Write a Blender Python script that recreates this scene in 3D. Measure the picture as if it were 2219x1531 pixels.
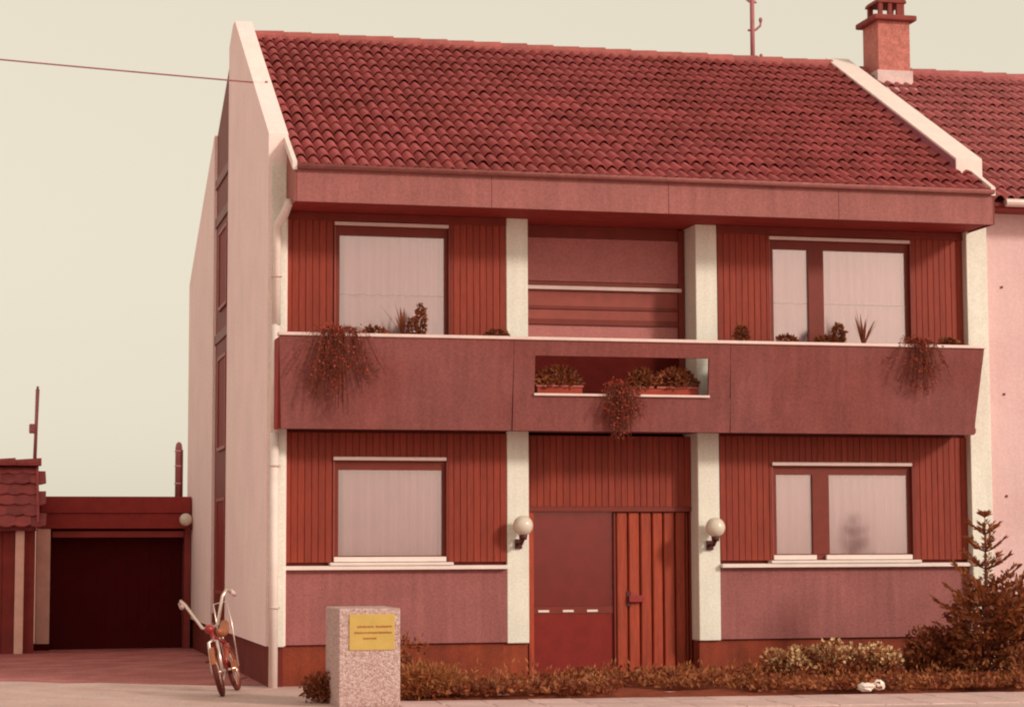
import bpy, math, random
from mathutils import Vector, Matrix, Euler
R = math.radians
for o in list(bpy.data.objects): bpy.data.objects.remove(o)
scene = bpy.context.scene
col = scene.collection
rng = random.Random(7)

# ------------------------------------------------------------------ camera
cam = bpy.data.cameras.new('camera'); cam_o = bpy.data.objects.new('camera', cam); col.objects.link(cam_o)
right = Vector((0.9728, -0.2315, -0.0034)); up = Vector((-0.0173, -0.0880, 0.9960)); fwd = Vector((0.2307, 0.9689, 0.0898))
m = Matrix.Identity(4)
for i in range(3):
    m[i][0] = right[i]; m[i][1] = up[i]; m[i][2] = -fwd[i]
m.translation = Vector((-3.3529, -26.0911, 1.6145))
cam_o.matrix_world = m
cam.sensor_width = 36; cam.lens = 75.53; cam.clip_start = .5; cam.clip_end = 2000
scene.camera = cam_o
# ------------------------------------------------------------------ sky, sun, exposure
EL, AZ = R(24), R(42)            # elevation; angle to the right of the facade's normal
to_sun = Vector((math.sin(AZ)*math.cos(EL), -math.cos(AZ)*math.cos(EL), math.sin(EL)))
world = bpy.data.worlds.new('World'); scene.world = world; world.use_nodes = True
wn = world.node_tree; wn.nodes.clear()
sky = wn.nodes.new('ShaderNodeTexSky'); sky.sky_type = 'NISHITA'; sky.sun_disc = False
sky.sun_elevation = EL; sky.sun_rotation = math.pi - AZ; sky.dust_density = 2; sky.air_density = 1.0; sky.ozone_density = 1.0
hs = wn.nodes.new('ShaderNodeHueSaturation'); hs.inputs['Saturation'].default_value = .12
tint = wn.nodes.new('ShaderNodeMix'); tint.data_type = 'RGBA'; tint.blend_type = 'MULTIPLY'; tint.inputs[0].default_value = 1
tint.inputs[7].default_value = (1.0, .91, .77, 1)
bg = wn.nodes.new('ShaderNodeBackground'); bg.inputs[1].default_value = .15
wo = wn.nodes.new('ShaderNodeOutputWorld')
wn.links.new(sky.outputs[0], hs.inputs['Color']); wn.links.new(hs.outputs[0], tint.inputs[6])
veil = wn.nodes.new('ShaderNodeMix'); veil.data_type = 'RGBA'; veil.inputs[0].default_value = .78   # thin bright cloud veil over the clear sky
veil.inputs[7].default_value = (4.34, 3.94, 3.12, 1)
wn.links.new(tint.outputs[2], veil.inputs[6]); wn.links.new(veil.outputs[2], bg.inputs[0]); wn.links.new(bg.outputs[0], wo.inputs[0])
sun = bpy.data.lights.new('sun', 'SUN'); sun.energy = 1.7; sun.angle = R(8); sun.color = (1, .92, .78)
sun_o = bpy.data.objects.new('sun', sun); col.objects.link(sun_o)
sun_o.rotation_euler = to_sun.to_track_quat('Z', 'Y').to_euler(); sun_o.location = to_sun*60
vs = scene.view_settings
vs.view_transform = 'Standard'; vs.look = 'None'; vs.exposure = .32; vs.gamma = 1; vs.use_curve_mapping = False
scene.cycles.filter_width = 2.1    # soft print

# ------------------------------------------------------------------ helpers
def mat(name, c, rough=.8, var=.12, scale=6, fine=.10, fscale=70, bump=.0, bscale=60, rand=.0, spec=.3, c2=None, c2scale=2.0, metal=0, stretch=None, trans=0, streak=0):
    M = bpy.data.materials.new(name); M.use_nodes = True
    n, l = M.node_tree.nodes, M.node_tree.links
    P = n['Principled BSDF']; P.inputs['Roughness'].default_value = rough; P.inputs['Specular IOR Level'].default_value = spec
    P.inputs['Metallic'].default_value = metal
    tc = n.new('ShaderNodeTexCoord'); vec = tc.outputs['Object']
    if rand:
        ol = n.new('ShaderNodeObjectInfo'); av = n.new('ShaderNodeVectorMath'); l.new(vec, av.inputs[0]); l.new(ol.outputs['Location'], av.inputs[1]); vec = av.outputs[0]
    if stretch:
        mp = n.new('ShaderNodeMapping'); mp.inputs['Scale'].default_value = stretch; l.new(vec, mp.inputs[0]); vec = mp.outputs[0]
    def noise(s, det=4):
        t = n.new('ShaderNodeTexNoise'); t.inputs['Scale'].default_value = s; t.inputs['Detail'].default_value = det; l.new(vec, t.inputs['Vector']); return t.outputs[0]
    def rangef(x, a, b, lo=.3, hi=.7):
        t = n.new('ShaderNodeMapRange'); t.inputs[1].default_value = lo; t.inputs[2].default_value = hi; t.inputs[3].default_value = a; t.inputs[4].default_value = b; l.new(x, t.inputs[0]); return t.outputs[0]
    def mul(a, b):
        t = n.new('ShaderNodeMath'); t.operation = 'MULTIPLY'; l.new(a, t.inputs[0]); l.new(b, t.inputs[1]); return t.outputs[0]
    v = mul(rangef(noise(scale), 1-var, 1+var), rangef(noise(fscale, 2), 1-fine, 1+fine))
    if streak:
        mp2 = n.new('ShaderNodeMapping'); mp2.inputs['Scale'].default_value = (5, 5, .35); l.new(tc.outputs['Object'], mp2.inputs[0])
        ts = n.new('ShaderNodeTexNoise'); ts.inputs['Scale'].default_value = 2.2; ts.inputs['Detail'].default_value = 5; l.new(mp2.outputs[0], ts.inputs['Vector'])
        v = mul(v, rangef(ts.outputs[0], 1-streak, 1+streak*.6))
    if rand:
        oi = n.new('ShaderNodeObjectInfo'); v = mul(v, rangef(oi.outputs['Random'], 1-rand, 1+rand, 0, 1))
    mx = n.new('ShaderNodeMix'); mx.data_type = 'RGBA'; mx.blend_type = 'MULTIPLY'; mx.inputs[0].default_value = 1
    mx.inputs[6].default_value = (*c, 1)
    if c2:
        m2 = n.new('ShaderNodeMix'); m2.data_type = 'RGBA'; m2.inputs[6].default_value = (*c, 1); m2.inputs[7].default_value = (*c2, 1)
        l.new(rangef(noise(c2scale), 0, 1, .42, .58), m2.inputs[0]); l.new(m2.outputs[2], mx.inputs[6])
    l.new(v, mx.inputs[7]); l.new(mx.outputs[2], P.inputs['Base Color'])
    if bump:
        b = n.new('ShaderNodeBump'); b.inputs['Strength'].default_value = bump; b.inputs['Distance'].default_value = .01
        l.new(noise(bscale, 3), b.inputs['Height']); l.new(b.outputs[0], P.inputs['Normal'])
    if trans:
        tr = n.new('ShaderNodeBsdfTranslucent'); l.new(mx.outputs[2], tr.inputs[0])
        ms = n.new('ShaderNodeMixShader'); ms.inputs[0].default_value = trans
        l.new(P.outputs[0], ms.inputs[1]); l.new(tr.outputs[0], ms.inputs[2]); l.new(ms.outputs[0], n['Material Output'].inputs[0])
    return M
def glass_mat(name, c, base=.05):
    M = bpy.data.materials.new(name); M.use_nodes = True; n, l = M.node_tree.nodes, M.node_tree.links; n.clear()
    t = n.new('ShaderNodeBsdfTransparent'); t.inputs[0].default_value = (*c, 1)
    g = n.new('ShaderNodeBsdfGlossy'); g.inputs['Roughness'].default_value = .14; g.inputs['Color'].default_value = (1, .80, .80, 1)
    lw = n.new('ShaderNodeFresnel'); lw.inputs[0].default_value = 1.5
    a = n.new('ShaderNodeMath'); a.inputs[1].default_value = base; l.new(lw.outputs[0], a.inputs[0])
    ms = n.new('ShaderNodeMixShader'); l.new(a.outputs[0], ms.inputs[0]); l.new(t.outputs[0], ms.inputs[1]); l.new(g.outputs[0], ms.inputs[2])
    o = n.new('ShaderNodeOutputMaterial'); l.new(ms.outputs[0], o.inputs[0]); return M
K = {}
def defm(k, *a, **kw): K[k] = mat(k, *a, **kw)
defm('cream', (.80, .74, .66), var=.06, fine=.08, fscale=35, scale=2, bump=.15, streak=.07)
defm('plaster', (.94, .70, .69), var=.04, fine=.06, fscale=35, scale=1.5, bump=.3, bscale=60, c2=(.93, .71, .68), c2scale=.6, streak=.04)
defm('pink', (.72, .47, .47), var=.05, fine=.06, fscale=35, scale=1.2, bump=.3, bscale=60, c2=(.70, .44, .44), c2scale=.8, streak=.04)
defm('panel', (.32, .104, .100), var=.10, fine=.14, fscale=34, scale=2.0, bump=.3, bscale=50, streak=.12)
defm('parapet', (.232, .066, .062), var=.09, fine=.15, fscale=34, scale=2, c2=(.222, .056, .050), c2scale=.9, bump=.2, bscale=50, streak=.14)
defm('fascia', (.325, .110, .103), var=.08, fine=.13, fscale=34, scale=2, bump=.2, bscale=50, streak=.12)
defm('wood', (.255, .032, .016), rough=.6, var=.16, fine=.12, scale=5, fscale=18, stretch=(6, 6, .5), rand=.10, bump=.2, bscale=14)
defm('doorwood', (.33, .045, .019), rough=.55, var=.2, fine=.15, scale=5, fscale=18, stretch=(6, 6, .5), rand=.12, bump=.2, bscale=14)
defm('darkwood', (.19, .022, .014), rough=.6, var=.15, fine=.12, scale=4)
defm('frame', (.19, .024, .014), rough=.5, var=.1, fine=.1)
defm('framelight', (.30, .06, .045), rough=.5, var=.1, fine=.1)
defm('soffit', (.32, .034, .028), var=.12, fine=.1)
defm('metal', (.70, .50, .47), rough=.45, var=.06, fine=.05, metal=.2, spec=.5)
defm('white', (.82, .66, .62), rough=.55, var=.05, fine=.05)
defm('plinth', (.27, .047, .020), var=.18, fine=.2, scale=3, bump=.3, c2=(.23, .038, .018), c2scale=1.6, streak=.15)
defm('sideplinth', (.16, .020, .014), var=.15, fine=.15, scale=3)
defm('tile', (.38, .076, .078), rough=.85, var=.10, fine=.14, scale=5, fscale=40, rand=.11, c2=(.325, .062, .060), c2scale=1.1, bump=.3, bscale=30)
defm('ntile', (.42, .118, .118), rough=.85, var=.12, fine=.14, scale=5, fscale=40, rand=.12, bump=.3, bscale=30)
defm('ridgetile', (.37, .095, .085), rough=.75, var=.14, rand=.15, fine=.15, fscale=40)
defm('deck', (.16, .025, .025))
defm('parapetshade', (.36, .11, .15), var=.08, fine=.06, bump=.2)
defm('shutter', (.46, .145, .138), rough=.5, var=.06, fine=.12, fscale=34)
defm('curtain', (.98, .74, .78), var=.04, fine=.04, scale=3, trans=.08)
defm('wire_reflection', (.50, .28, .29))
defm('doordark', (.22, .022, .018), rough=.6, var=.1, fine=.1, spec=.15)
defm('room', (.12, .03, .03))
defm('garagedark', (.07, .006, .008), var=.08, fine=.06, rough=.9, spec=.05)
defm('garageband', (.27, .026, .022), var=.12, fine=.1, rough=.7)
defm('pier', (.80, .48, .40), var=.08, fine=.08, bump=.2)
defm('shedwall', (.24, .035, .030), var=.2, fine=.15, scale=3)
defm('shedtile', (.27, .045, .045), var=.2, fine=.15, rand=.22, bump=.3)
defm('brick', (.50, .165, .135), var=.16, fine=.2, fscale=30, scale=9, bump=.4, bscale=40)
defm('hood', (.24, .045, .038), var=.15, fine=.15)
defm('flashing', (.66, .46, .45), rough=.5, var=.1)
defm('mast', (.40, .13, .14), rough=.5, var=.1)
defm('wire', (.34, .12, .12), rough=.6)
defm('ground', (.60, .41, .375), var=.10, fine=.14, scale=1.2, fscale=30, c2=(.55, .355, .32), c2scale=1.1, bump=.4, bscale=25)
defm('slab', (.63, .42, .40), var=.10, fine=.12, scale=3, fscale=30, rand=.07, bump=.3, bscale=30)
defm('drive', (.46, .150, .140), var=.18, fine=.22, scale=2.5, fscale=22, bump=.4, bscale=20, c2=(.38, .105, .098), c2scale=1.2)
defm('soil', (.22, .045, .02), var=.25, fine=.25, scale=6, bump=.6, bscale=30)
defm('leaf', (.35, .112, .044), rough=.6, var=.35, fine=.2, scale=5, c2=(.25, .058, .024), c2scale=3, trans=.25)
defm('leafdark', (.22, .052, .020), rough=.6, var=.35, fine=.2, scale=6, c2=(.29, .078, .024), c2scale=2.5, trans=.2)
defm('leafneedle', (.38, .125, .038), rough=.6, var=.35, fine=.2, scale=8, c2=(.28, .075, .026), c2scale=4, trans=.2)
defm('leafyellow', (.40, .14, .05), rough=.6, var=.3, fine=.2, scale=8, trans=.25)
defm('flower', (.70, .47, .25), rough=.6, var=.2, scale=20, trans=.2)
defm('trail', (.34, .055, .030), rough=.6, var=.3, fine=.2, scale=8, trans=.25)
defm('bark', (.15, .035, .02), var=.2, bump=.4)
defm('pot', (.36, .05, .03), var=.12)
defm('globe', (.86, .74, .64), rough=.15, var=.02, fine=.01, spec=.6, trans=.25)
defm('black', (.09, .014, .014), rough=.5)
defm('plate', (.56, .36, .10), rough=.45, var=.06, fine=.05)
defm('ink', (.36, .11, .03), rough=.6)
defm('chrome', (.72, .56, .50), rough=.28, metal=.7, var=.03, fine=.02)
defm('tyre', (.14, .03, .024), rough=.8)
defm('doorback', (.52, .105, .085), var=.1, fine=.1)
defm('recess_shade', (.10, .011, .009), spec=.05, rough=.9)
defm('rust', (.40, .13, .06), rough=.5, metal=.3)
defm('redpaint', (.30, .020, .018), rough=.3, spec=.5)
defm('paper', (.88, .74, .68), rough=.7, var=.08)
# washed aggregate concrete
M = mat('aggregate', (.56, .33, .31), var=.06, fine=.05, scale=4); K['aggregate'] = M
n, l = M.node_tree.nodes, M.node_tree.links
vo = n.new('ShaderNodeTexVoronoi'); vo.inputs['Scale'].default_value = 62; vo.inputs['Randomness'].default_value = 1
tc = n.new('ShaderNodeTexCoord'); l.new(tc.outputs['Object'], vo.inputs['Vector'])
cr = n.new('ShaderNodeValToRGB'); e = cr.color_ramp.elements
e[0].color = (.40, .215, .20, 1); e[0].position = 0; e[1].color = (.66, .50, .47, 1); e[1].position = 1
x = e.new(.45); x.color = (.53, .335, .315, 1)
sx = n.new('ShaderNodeSeparateColor'); l.new(vo.outputs['Color'], sx.inputs[0]); l.new(sx.outputs[0], cr.inputs[0])
l.new(cr.outputs[0], n['Principled BSDF'].inputs['Base Color'])
b = n.new('ShaderNodeBump'); b.inputs['Strength'].default_value = .8; b.inputs['Distance'].default_value = .012; b.invert = True
l.new(vo.outputs['Distance'], b.inputs['Height']); l.new(b.outputs[0], n['Principled BSDF'].inputs['Normal'])
K['glass'] = glass_mat('glass', (.98, .94, .95), .20)
K['glassdark'] = glass_mat('glassdark', (.95, .72, .70), .0)

class MB:
    def __init__(s): s.v = []; s.f = []
    def add(s, vs, fs):
        o = len(s.v); s.v += [tuple(p) for p in vs]; s.f += [tuple(i+o for i in f) for f in fs]; return s
    def box(s, x0, x1, y0, y1, z0, z1):
        return s.add([(x0,y0,z0),(x1,y0,z0),(x1,y1,z0),(x0,y1,z0),(x0,y0,z1),(x1,y0,z1),(x1,y1,z1),(x0,y1,z1)],
              [(0,3,2,1),(4,5,6,7),(0,1,5,4),(1,2,6,5),(2,3,7,6),(3,0,4,7)])
    def prism_x(s, poly, x0, x1):      # polygon of (y, z), extruded along x
        n = len(poly)
        s.add([(x0, y, z) for y, z in poly]+[(x1, y, z) for y, z in poly],
              [tuple(range(n-1, -1, -1)), tuple(range(n, 2*n))]+[(i, (i+1)%n, n+(i+1)%n, n+i) for i in range(n)])
        return s
    def tube(s, pts, r, seg=8, cap=True):
        pts = [Vector(p) for p in pts]; rs = r if isinstance(r, (list, tuple)) else [r]*len(pts)
        rings = []; ref = None
        for i, p in enumerate(pts):
            d = (pts[min(i+1, len(pts)-1)]-pts[max(i-1, 0)]).normalized()
            if ref is None: ref = Vector((0,0,1)) if abs(d.z) < .9 else Vector((1,0,0))
            a = d.cross(ref).normalized(); bb = a.cross(d).normalized(); ref = bb
            rings.append([p+(a*math.cos(t)+bb*math.sin(t))*rs[i] for t in [2*math.pi*k/seg for k in range(seg)]])
        vs = [q for r_ in rings for q in r_]; fs = []
        for i in range(len(pts)-1):
            for k in range(seg):
                k2 = (k+1)%seg; fs.append((i*seg+k, (i+1)*seg+k, (i+1)*seg+k2, i*seg+k2))
        if cap: fs += [tuple(range(seg)), tuple(reversed(range((len(pts)-1)*seg, len(pts)*seg)))]
        return s.add(vs, fs)
    def torus(s, c, R_, r, axis, seg=36, sub=8):
        c = Vector(c); axis = Vector(axis).normalized(); a = axis.orthogonal().normalized(); bb = axis.cross(a)
        vs = []; fs = []
        for i in range(seg):
            t = 2*math.pi*i/seg; d = a*math.cos(t)+bb*math.sin(t)
            for k in range(sub):
                u = 2*math.pi*k/sub; vs.append(c+d*(R_+r*math.cos(u))+axis*r*math.sin(u))
        for i in range(seg):
            for k in range(sub):
                fs.append((i*sub+k, ((i+1)%seg)*sub+k, ((i+1)%seg)*sub+(k+1)%sub, i*sub+(k+1)%sub))
        return s.add(vs, fs)
    def ball(s, c, r, seg=20, rings=12, sz=1):
        vs = [(c[0], c[1], c[2]+r*sz)]; fs = []
        for i in range(1, rings):
            t = math.pi*i/rings
            for k in range(seg):
                u = 2*math.pi*k/seg; vs.append((c[0]+r*math.sin(t)*math.cos(u), c[1]+r*math.sin(t)*math.sin(u), c[2]+r*sz*math.cos(t)))
        vs.append((c[0], c[1], c[2]-r*sz)); L = len(vs)-1
        for k in range(seg): fs.append((0, 1+k, 1+(k+1)%seg)); fs.append((L, L-seg+(k+1)%seg, L-seg+k))
        for i in range(rings-2):
            for k in range(seg): fs.append((1+i*seg+k, 1+(i+1)*seg+k, 1+(i+1)*seg+(k+1)%seg, 1+i*seg+(k+1)%seg))
        return s.add(vs, fs)
    def leaf(s, p, size, rg, d=None, w=.5):
        p = Vector(p); d = d or Vector((rg.gauss(0,1), rg.gauss(0,1), rg.gauss(0,1)+.3))
        d = d.normalized(); a = d.cross(Vector((rg.gauss(0,1), rg.gauss(0,1), rg.gauss(0,1)))).normalized()
        return s.add([p, p+d*size*.5+a*size*w*.5, p+d*size, p+d*size*.5-a*size*w*.5], [(0,1,2,3)])
    def mesh(s, name, m):
        me = bpy.data.meshes.new(name); me.from_pydata(s.v, [], s.f); me.materials.append(K[m] if isinstance(m, str) else m); me.validate(); me.update(); return me
    def build(s, name, m, parent=None, smooth=False, loc=(0,0,0)):
        me = s.mesh(name, m)
        if smooth: me.polygons.foreach_set('use_smooth', [True]*len(me.polygons))
        return link(name, me, parent, loc)
def link(name, me, parent=None, loc=(0,0,0), rot=(0,0,0)):
    o = bpy.data.objects.new(name, me); col.objects.link(o); o.parent = parent; o.location = loc; o.rotation_euler = rot
    return o
def tag(o, label=None, cat=None, group=None, kind=None):
    if label: o['label'] = label
    if cat: o['category'] = cat
    if group: o['group'] = group
    if kind: o['kind'] = kind
    return o
def thing(name, loc, label, cat, group=None, rz=0):
    o = link(name, None, None, loc, (0, 0, rz)); o.empty_display_size = .2; return tag(o, label, cat, group)
def bevel(o, w=.006, seg=2):
    b_ = o.modifiers.new('bevel', 'BEVEL'); b_.width = w; b_.segments = seg; b_.limit_method = 'ANGLE'; return o
def box(name, m, parent, *d, bv=None):
    o = MB().box(*d).build(name, m, parent)
    if bv: bevel(o, bv)
    return o

# ------------------------------------------------------------------ ground
def sheet(name, m, x0, x1, y0, y1, z): return tag(MB().add([(x0,y0,z),(x1,y0,z),(x1,y1,z),(x0,y1,z)], [(0,1,2,3)]).build(name, m), kind='structure')
sheet('ground', 'ground', -300, 300, -120, 500, -.05)
# driveway: its dark colour ends unevenly along the house's shadow line, painting that edge
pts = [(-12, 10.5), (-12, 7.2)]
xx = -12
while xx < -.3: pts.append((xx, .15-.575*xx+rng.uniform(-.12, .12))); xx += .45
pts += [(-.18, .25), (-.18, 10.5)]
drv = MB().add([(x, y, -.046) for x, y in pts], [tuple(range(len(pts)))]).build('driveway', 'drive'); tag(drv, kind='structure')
# planting bed with a soft uneven surface
bed = MB(); nx, ny = 60, 20; BX0, BX1, BY0, BY1 = .80, 13.2, -2.93, .28
for j in range(ny+1):
    for i in range(nx+1):
        x = BX0+(BX1-BX0)*i/nx; y = BY0-.072*(x-.8)+(BY1-BY0+.072*(x-.8))*j/ny
        edge = min(i, nx-i, j*2, 3)/3
        bed.v.append((x, y, -.07+edge*(.06+.04*math.sin(x*3.1+y)*math.sin(y*2.3)+rng.uniform(-.02, .02))))
for j in range(ny):
    for i in range(nx): a = j*(nx+1)+i; bed.f.append((a, a+1, a+nx+2, a+nx+1))
tag(bed.build('planting_bed', 'soil', smooth=True), kind='structure')
walk = MB().add([(-30,-9,-.047),(40,-9,-.047),(40,-5.9,-.047),(.8,-3.0,-.047),(-30,-3.0,-.047)], [(0,1,2,3,4)]).build('sidewalk', 'ground'); tag(walk, kind='structure')
slab_me = bevel(MB().box(0, .492, 0, .492, 0, .03).build('paving_slab', 'slab', walk), .008)
first = True
th = math.atan2(-.072, 1)
for r in range(3):
    for c in range(24):
        o = slab_me if first else slab_me.copy()
        if not first: col.objects.link(o)
        first = False
        o.parent = walk
        x, y = .75+c*.5*math.cos(th), -3.46-r*.5+c*.5*math.sin(th)
        o.location = (x, y, -.066+rng.uniform(-.002, .002)); o.rotation_euler = (rng.uniform(-.003,.003), rng.uniform(-.003,.003), th)

# ------------------------------------------------------------------ the house
E_, ZE, ZS, YR, ZR = .89, 6.14, 5.74, 4.11, 8.91
SL = (ZR-ZE)/(YR+E_); ANG = math.atan(SL)
def zroof(y): return ZE+(y+E_)*SL
house = thing('house', (0,0,-.1), 'two-storey terraced house with dark tiled roof, grey balcony and red-brown timber cladding', 'house')
H = house
def hp(*a, **k): return a
class Off:  # parts are built in world coordinates; the house empty sits at its base
    pass
def part(name, m, mb, parent=None, smooth=False, label=None, bv=None):
    o = mb.build(name, m, parent or H, smooth)
    if parent is None: o.location = (0, 0, .1)
    if label: o['label'] = label
    if bv: bevel(o, bv)
    return o
XG0, XG1 = -.22, .02
YB, ZB = 11.2, 6.15
# gable wall: two leaves with a timber strip between
sl2 = (ZB-ZR-.16)/(YB-4.25)
zr2 = lambda y: ZR+.16+(y-4.25)*sl2
part('gable_wall', 'plaster', MB().prism_x([(-.10,.44), (4.75,.44), (4.75, zr2(4.75)), (4.25, ZR+.16), (4.0, ZR+.16), (-.10, zroof(-.1)+.10)], XG0, XG1), label='pale pink plastered gable wall beside the street front')
part('gable_wall', 'plaster', MB().prism_x([(6.85,.44), (YB,.44), (YB, ZB), (6.85, zr2(6.85))], XG0, XG1), label='pale pink plastered gable wall beyond the timber strip')
strip = part('timber_strip', 'darkwood', MB().prism_x([(4.751,-.2), (6.849,-.2), (6.849, zr2(6.85)-.02), (4.751, zr2(4.75)-.02)], XG0+.045, XG1-.002), label='dark timber strip with stair windows in the gable wall')
for z0, z1 in ((1.0, 2.3), (3.1, 4.4), (5.2, 6.3)):
    MB().box(XG0+.005, XG0+.043, 5.0, 6.2, z0-.05, z0).box(XG0+.005, XG0+.043, 5.0, 6.2, z1, z1+.05).box(XG0+.005, XG0+.043, 5.0, 5.07, z0, z1).box(XG0+.005, XG0+.043, 6.13, 6.2, z0, z1).build('window_frame', 'framelight', strip)
    MB().box(XG0+.025, XG0+.03, 5.071, 6.129, z0+.001, z1-.001).build('dark_pane', 'doordark', strip)  # opaque dark panel in place of glass, so no sky reflects
for k in range(13):
    z = .5+k*.6
    if z < 7.6 and not any(a-.3 < z < b_+.1 for a, b_ in ((1.0, 2.3), (3.1, 4.4), (5.2, 6.3))):
        MB().box(XG0+.02, XG0+.043, 4.76, 6.84, z, z+.14).build('batten', 'frame', strip)
part('party_wall', 'cream', MB().prism_x([(-.10,.44), (9,.44), (9, 6.2), (4.1, 8.6), (-.10, zroof(-.1)-.25)], 9.0, 9.29))
part('rear_wall', 'plaster', MB().box(XG1+.001, 9.28, YB-.25, YB-.02, -.2, ZB))
for x0, x1 in ((.0, 3.06), (5.30, 9.27)): part('plinth', 'plinth', MB().box(x0, x1, .05, .30, -.3, .438))
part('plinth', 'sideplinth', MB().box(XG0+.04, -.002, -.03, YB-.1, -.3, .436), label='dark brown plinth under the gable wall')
# core wall behind cladding, with openings left for the windows (x0,x1,z0,z1)
WLL = (.605, 2.045, 1.44, 2.68); WUL = (.61, 2.075, 4.0, 5.58); WLR = (6.28, 8.24, 1.44, 2.645); WUR = (6.28, 8.27, 4.0, 5.57)
def wall_with_hole(mb, x0, x1, y0, y1, z0, z1, h):
    if not h: return mb.box(x0, x1, y0, y1, z0, z1)
    a, b_, c, d = h
    return mb.box(x0, a, y0, y1, z0, z1).box(b_, x1, y0, y1, z0, z1).box(a, b_, y0, y1, z0, c).box(a, b_, y0, y1, d, z1)
part('wall', 'darkwood', wall_with_hole(MB(), .021, 2.79, .062, .30, .439, 3.02, WLL)); part('wall', 'darkwood', wall_with_hole(MB(), .021, 2.79, .062, .30, 3.02, ZS, WUL))
part('wall', 'darkwood', wall_with_hole(MB(), 5.575, 8.999, .062, .30, .439, 3.02, WLR)); part('wall', 'darkwood', wall_with_hole(MB(), 5.575, 8.999, .062, .30, 3.02, ZS, WUR))
for x0, x1 in ((.03, 2.78), (5.59, 8.99)):
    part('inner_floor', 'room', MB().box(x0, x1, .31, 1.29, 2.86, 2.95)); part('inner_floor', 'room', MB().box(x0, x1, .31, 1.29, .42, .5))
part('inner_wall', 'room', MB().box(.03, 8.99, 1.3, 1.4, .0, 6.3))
# columns
for x0, x1 in ((2.79, 3.07), (5.288, 5.575)):
    part('column', 'cream', MB().box(x0, x1, 0, .62, .43, ZS), bv=.01)
part('column', 'cream', MB().box(-.185, .0, -.135, -.101, .43, 6.3), bv=.008)
part('column', 'cream', MB().box(8.998, 9.292, -.125, -.101, .43, ZS+.3), bv=.008)
# render panels under the ground floor windows, ledges
for x0, x1, w0, w1 in ((.002, 2.788, .56, 2.09), (5.577, 8.997, 6.23, 8.29)):
    part('render_panel', 'panel', MB().box(x0, x1, .004, .060, .445, 1.345))
    part('ledge', 'white', MB().box(x0-.0, x1, -.085, .055, 1.346, 1.395), bv=.006)
    part('window_sill', 'white', MB().box(w0, w1, -.10, .058, 1.397, 1.435), bv=.006)
# cladding boards
cache = {}
def board_mesh(w, h, m, t=.026):
    k = (round(w, 4), round(h, 4), m)
    if k not in cache:
        c = .005 if t < .04 else .012
        mb = MB().add([(0,t,0),(w,t,0),(w,t,h),(0,t,h),(0,c,0),(w,c,0),(w,c,h),(0,c,h),(c,0,0),(w-c,0,0),(w-c,0,h),(c,0,h)],
            [(3,2,1,0),(0,1,5,4),(1,2,6,5),(2,3,7,6),(3,0,4,7),(4,5,9,8),(5,6,10,9),(6,7,11,10),(7,4,8,11),(8,9,10,11)])
        cache[k] = mb.mesh('siding_board', m)
    return cache[k]
def cladding(x0, x1, z0, z1, hole, y, m='wood', pitch=.0840):
    back = part('cladding', 'frame', wall_with_hole(MB(), x0, x1, y+.027, y+.055, z0, z1, hole))
    n = round((x1-x0)/pitch); p = (x1-x0)/n
    for i in range(n):
        a = x0+i*p+.0015; b_ = a+p-.003
        segs = [(a, b_, z0, z1)]
        if hole and b_ > hole[0] and a < hole[1]:
            segs = []
            if hole[2]-z0 > .03: segs.append((a, b_, z0, hole[2]))
            if z1-hole[3] > .03: segs.append((a, b_, hole[3], z1))
            if a < hole[0]-.02: segs.append((a, hole[0], hole[2], hole[3]))
            if b_ > hole[1]+.02: segs.append((hole[1], b_, hole[2], hole[3]))
        for s0, s1, q0, q1 in segs:
            link('siding_board', board_mesh(s1-s0, q1-q0, m), back, (s0, y+rng.uniform(-.002, .002), q0))
    return back
cladding(.004, 2.786, 1.437, 3.02, WLL, .0)
cladding(.004, 2.786, 3.10, ZS-.002, WUL, .0)
cladding(5.579, 8.994, 1.437, 3.02, WLR, .0)
cladding(5.579, 8.994, 3.10, ZS-.002, WUR, .0)
cladding(3.074, 5.284, 2.125, 3.02, None, .27)
for x0, x1 in ((.005, 2.785), (5.58, 8.993)): part('eaves_shadow_strip', 'darkwood', MB().box(x0, x1, -.022, -.004, 5.635, ZS-.003), bv=.004)  # dark strips put in as the eaves' shadow on the wall
# windows
def window(W, mull=None, sills=True, railz=None):
    x0, x1, z0, z1 = W; y0, y1 = .035, .11
    bt, bb, bs = .115, .075, .072
    f = MB().box(x0+.001, x0+bs, y0, y1, z0+.001, z1-.001).box(x1-bs, x1-.001, y0, y1, z0+.001, z1-.001)
    f.box(x0+bs, x1-bs, y0+.002, y1-.002, z1-bt, z1-.002).box(x0+bs, x1-bs, y0+.002, y1-.002, z0+.002, z0+bb)
    cells = [(x0+bs, x1-bs)]
    if mull:
        f.box(mull[0], mull[1], y0-.01, y1-.004, z0+bb, z1-bt); cells = [(x0+bs, mull[0]), (mull[1], x1-bs)]
    w = part('window', 'frame', f)
    for a, b_ in cells:
        box('pane', 'glass', w, a+.001, b_-.001,   .060, .064, z0+bb+.001, z1-bt-.001)
        if sills: box('sill_bar', 'white', w, a-.06, b_+.06 if not mull else b_+.03, -.02, .033, z0+.002, z0+.062, bv=.005)
    r = MB().box(x0+.0, x1-.03, -.035, -.002, z1-.0, z1+.045)
    bevel(r.build('shutter_rail', 'metal', w), .006)
    box('reveal', 'frame', w, x1-.03, x1-.002, -.02, y0-.001, z0+.003, z1-.005)
    box('reveal', 'framelight', w, x0+.002, x0+.02, .0, y0-.001, z0+.003, z1-.005)
    return w
window(WLL); window(WUL, sills=False); window(WLR, (6.845, 7.07)); window(WUR, (6.835, 7.045), sills=False)
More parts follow.
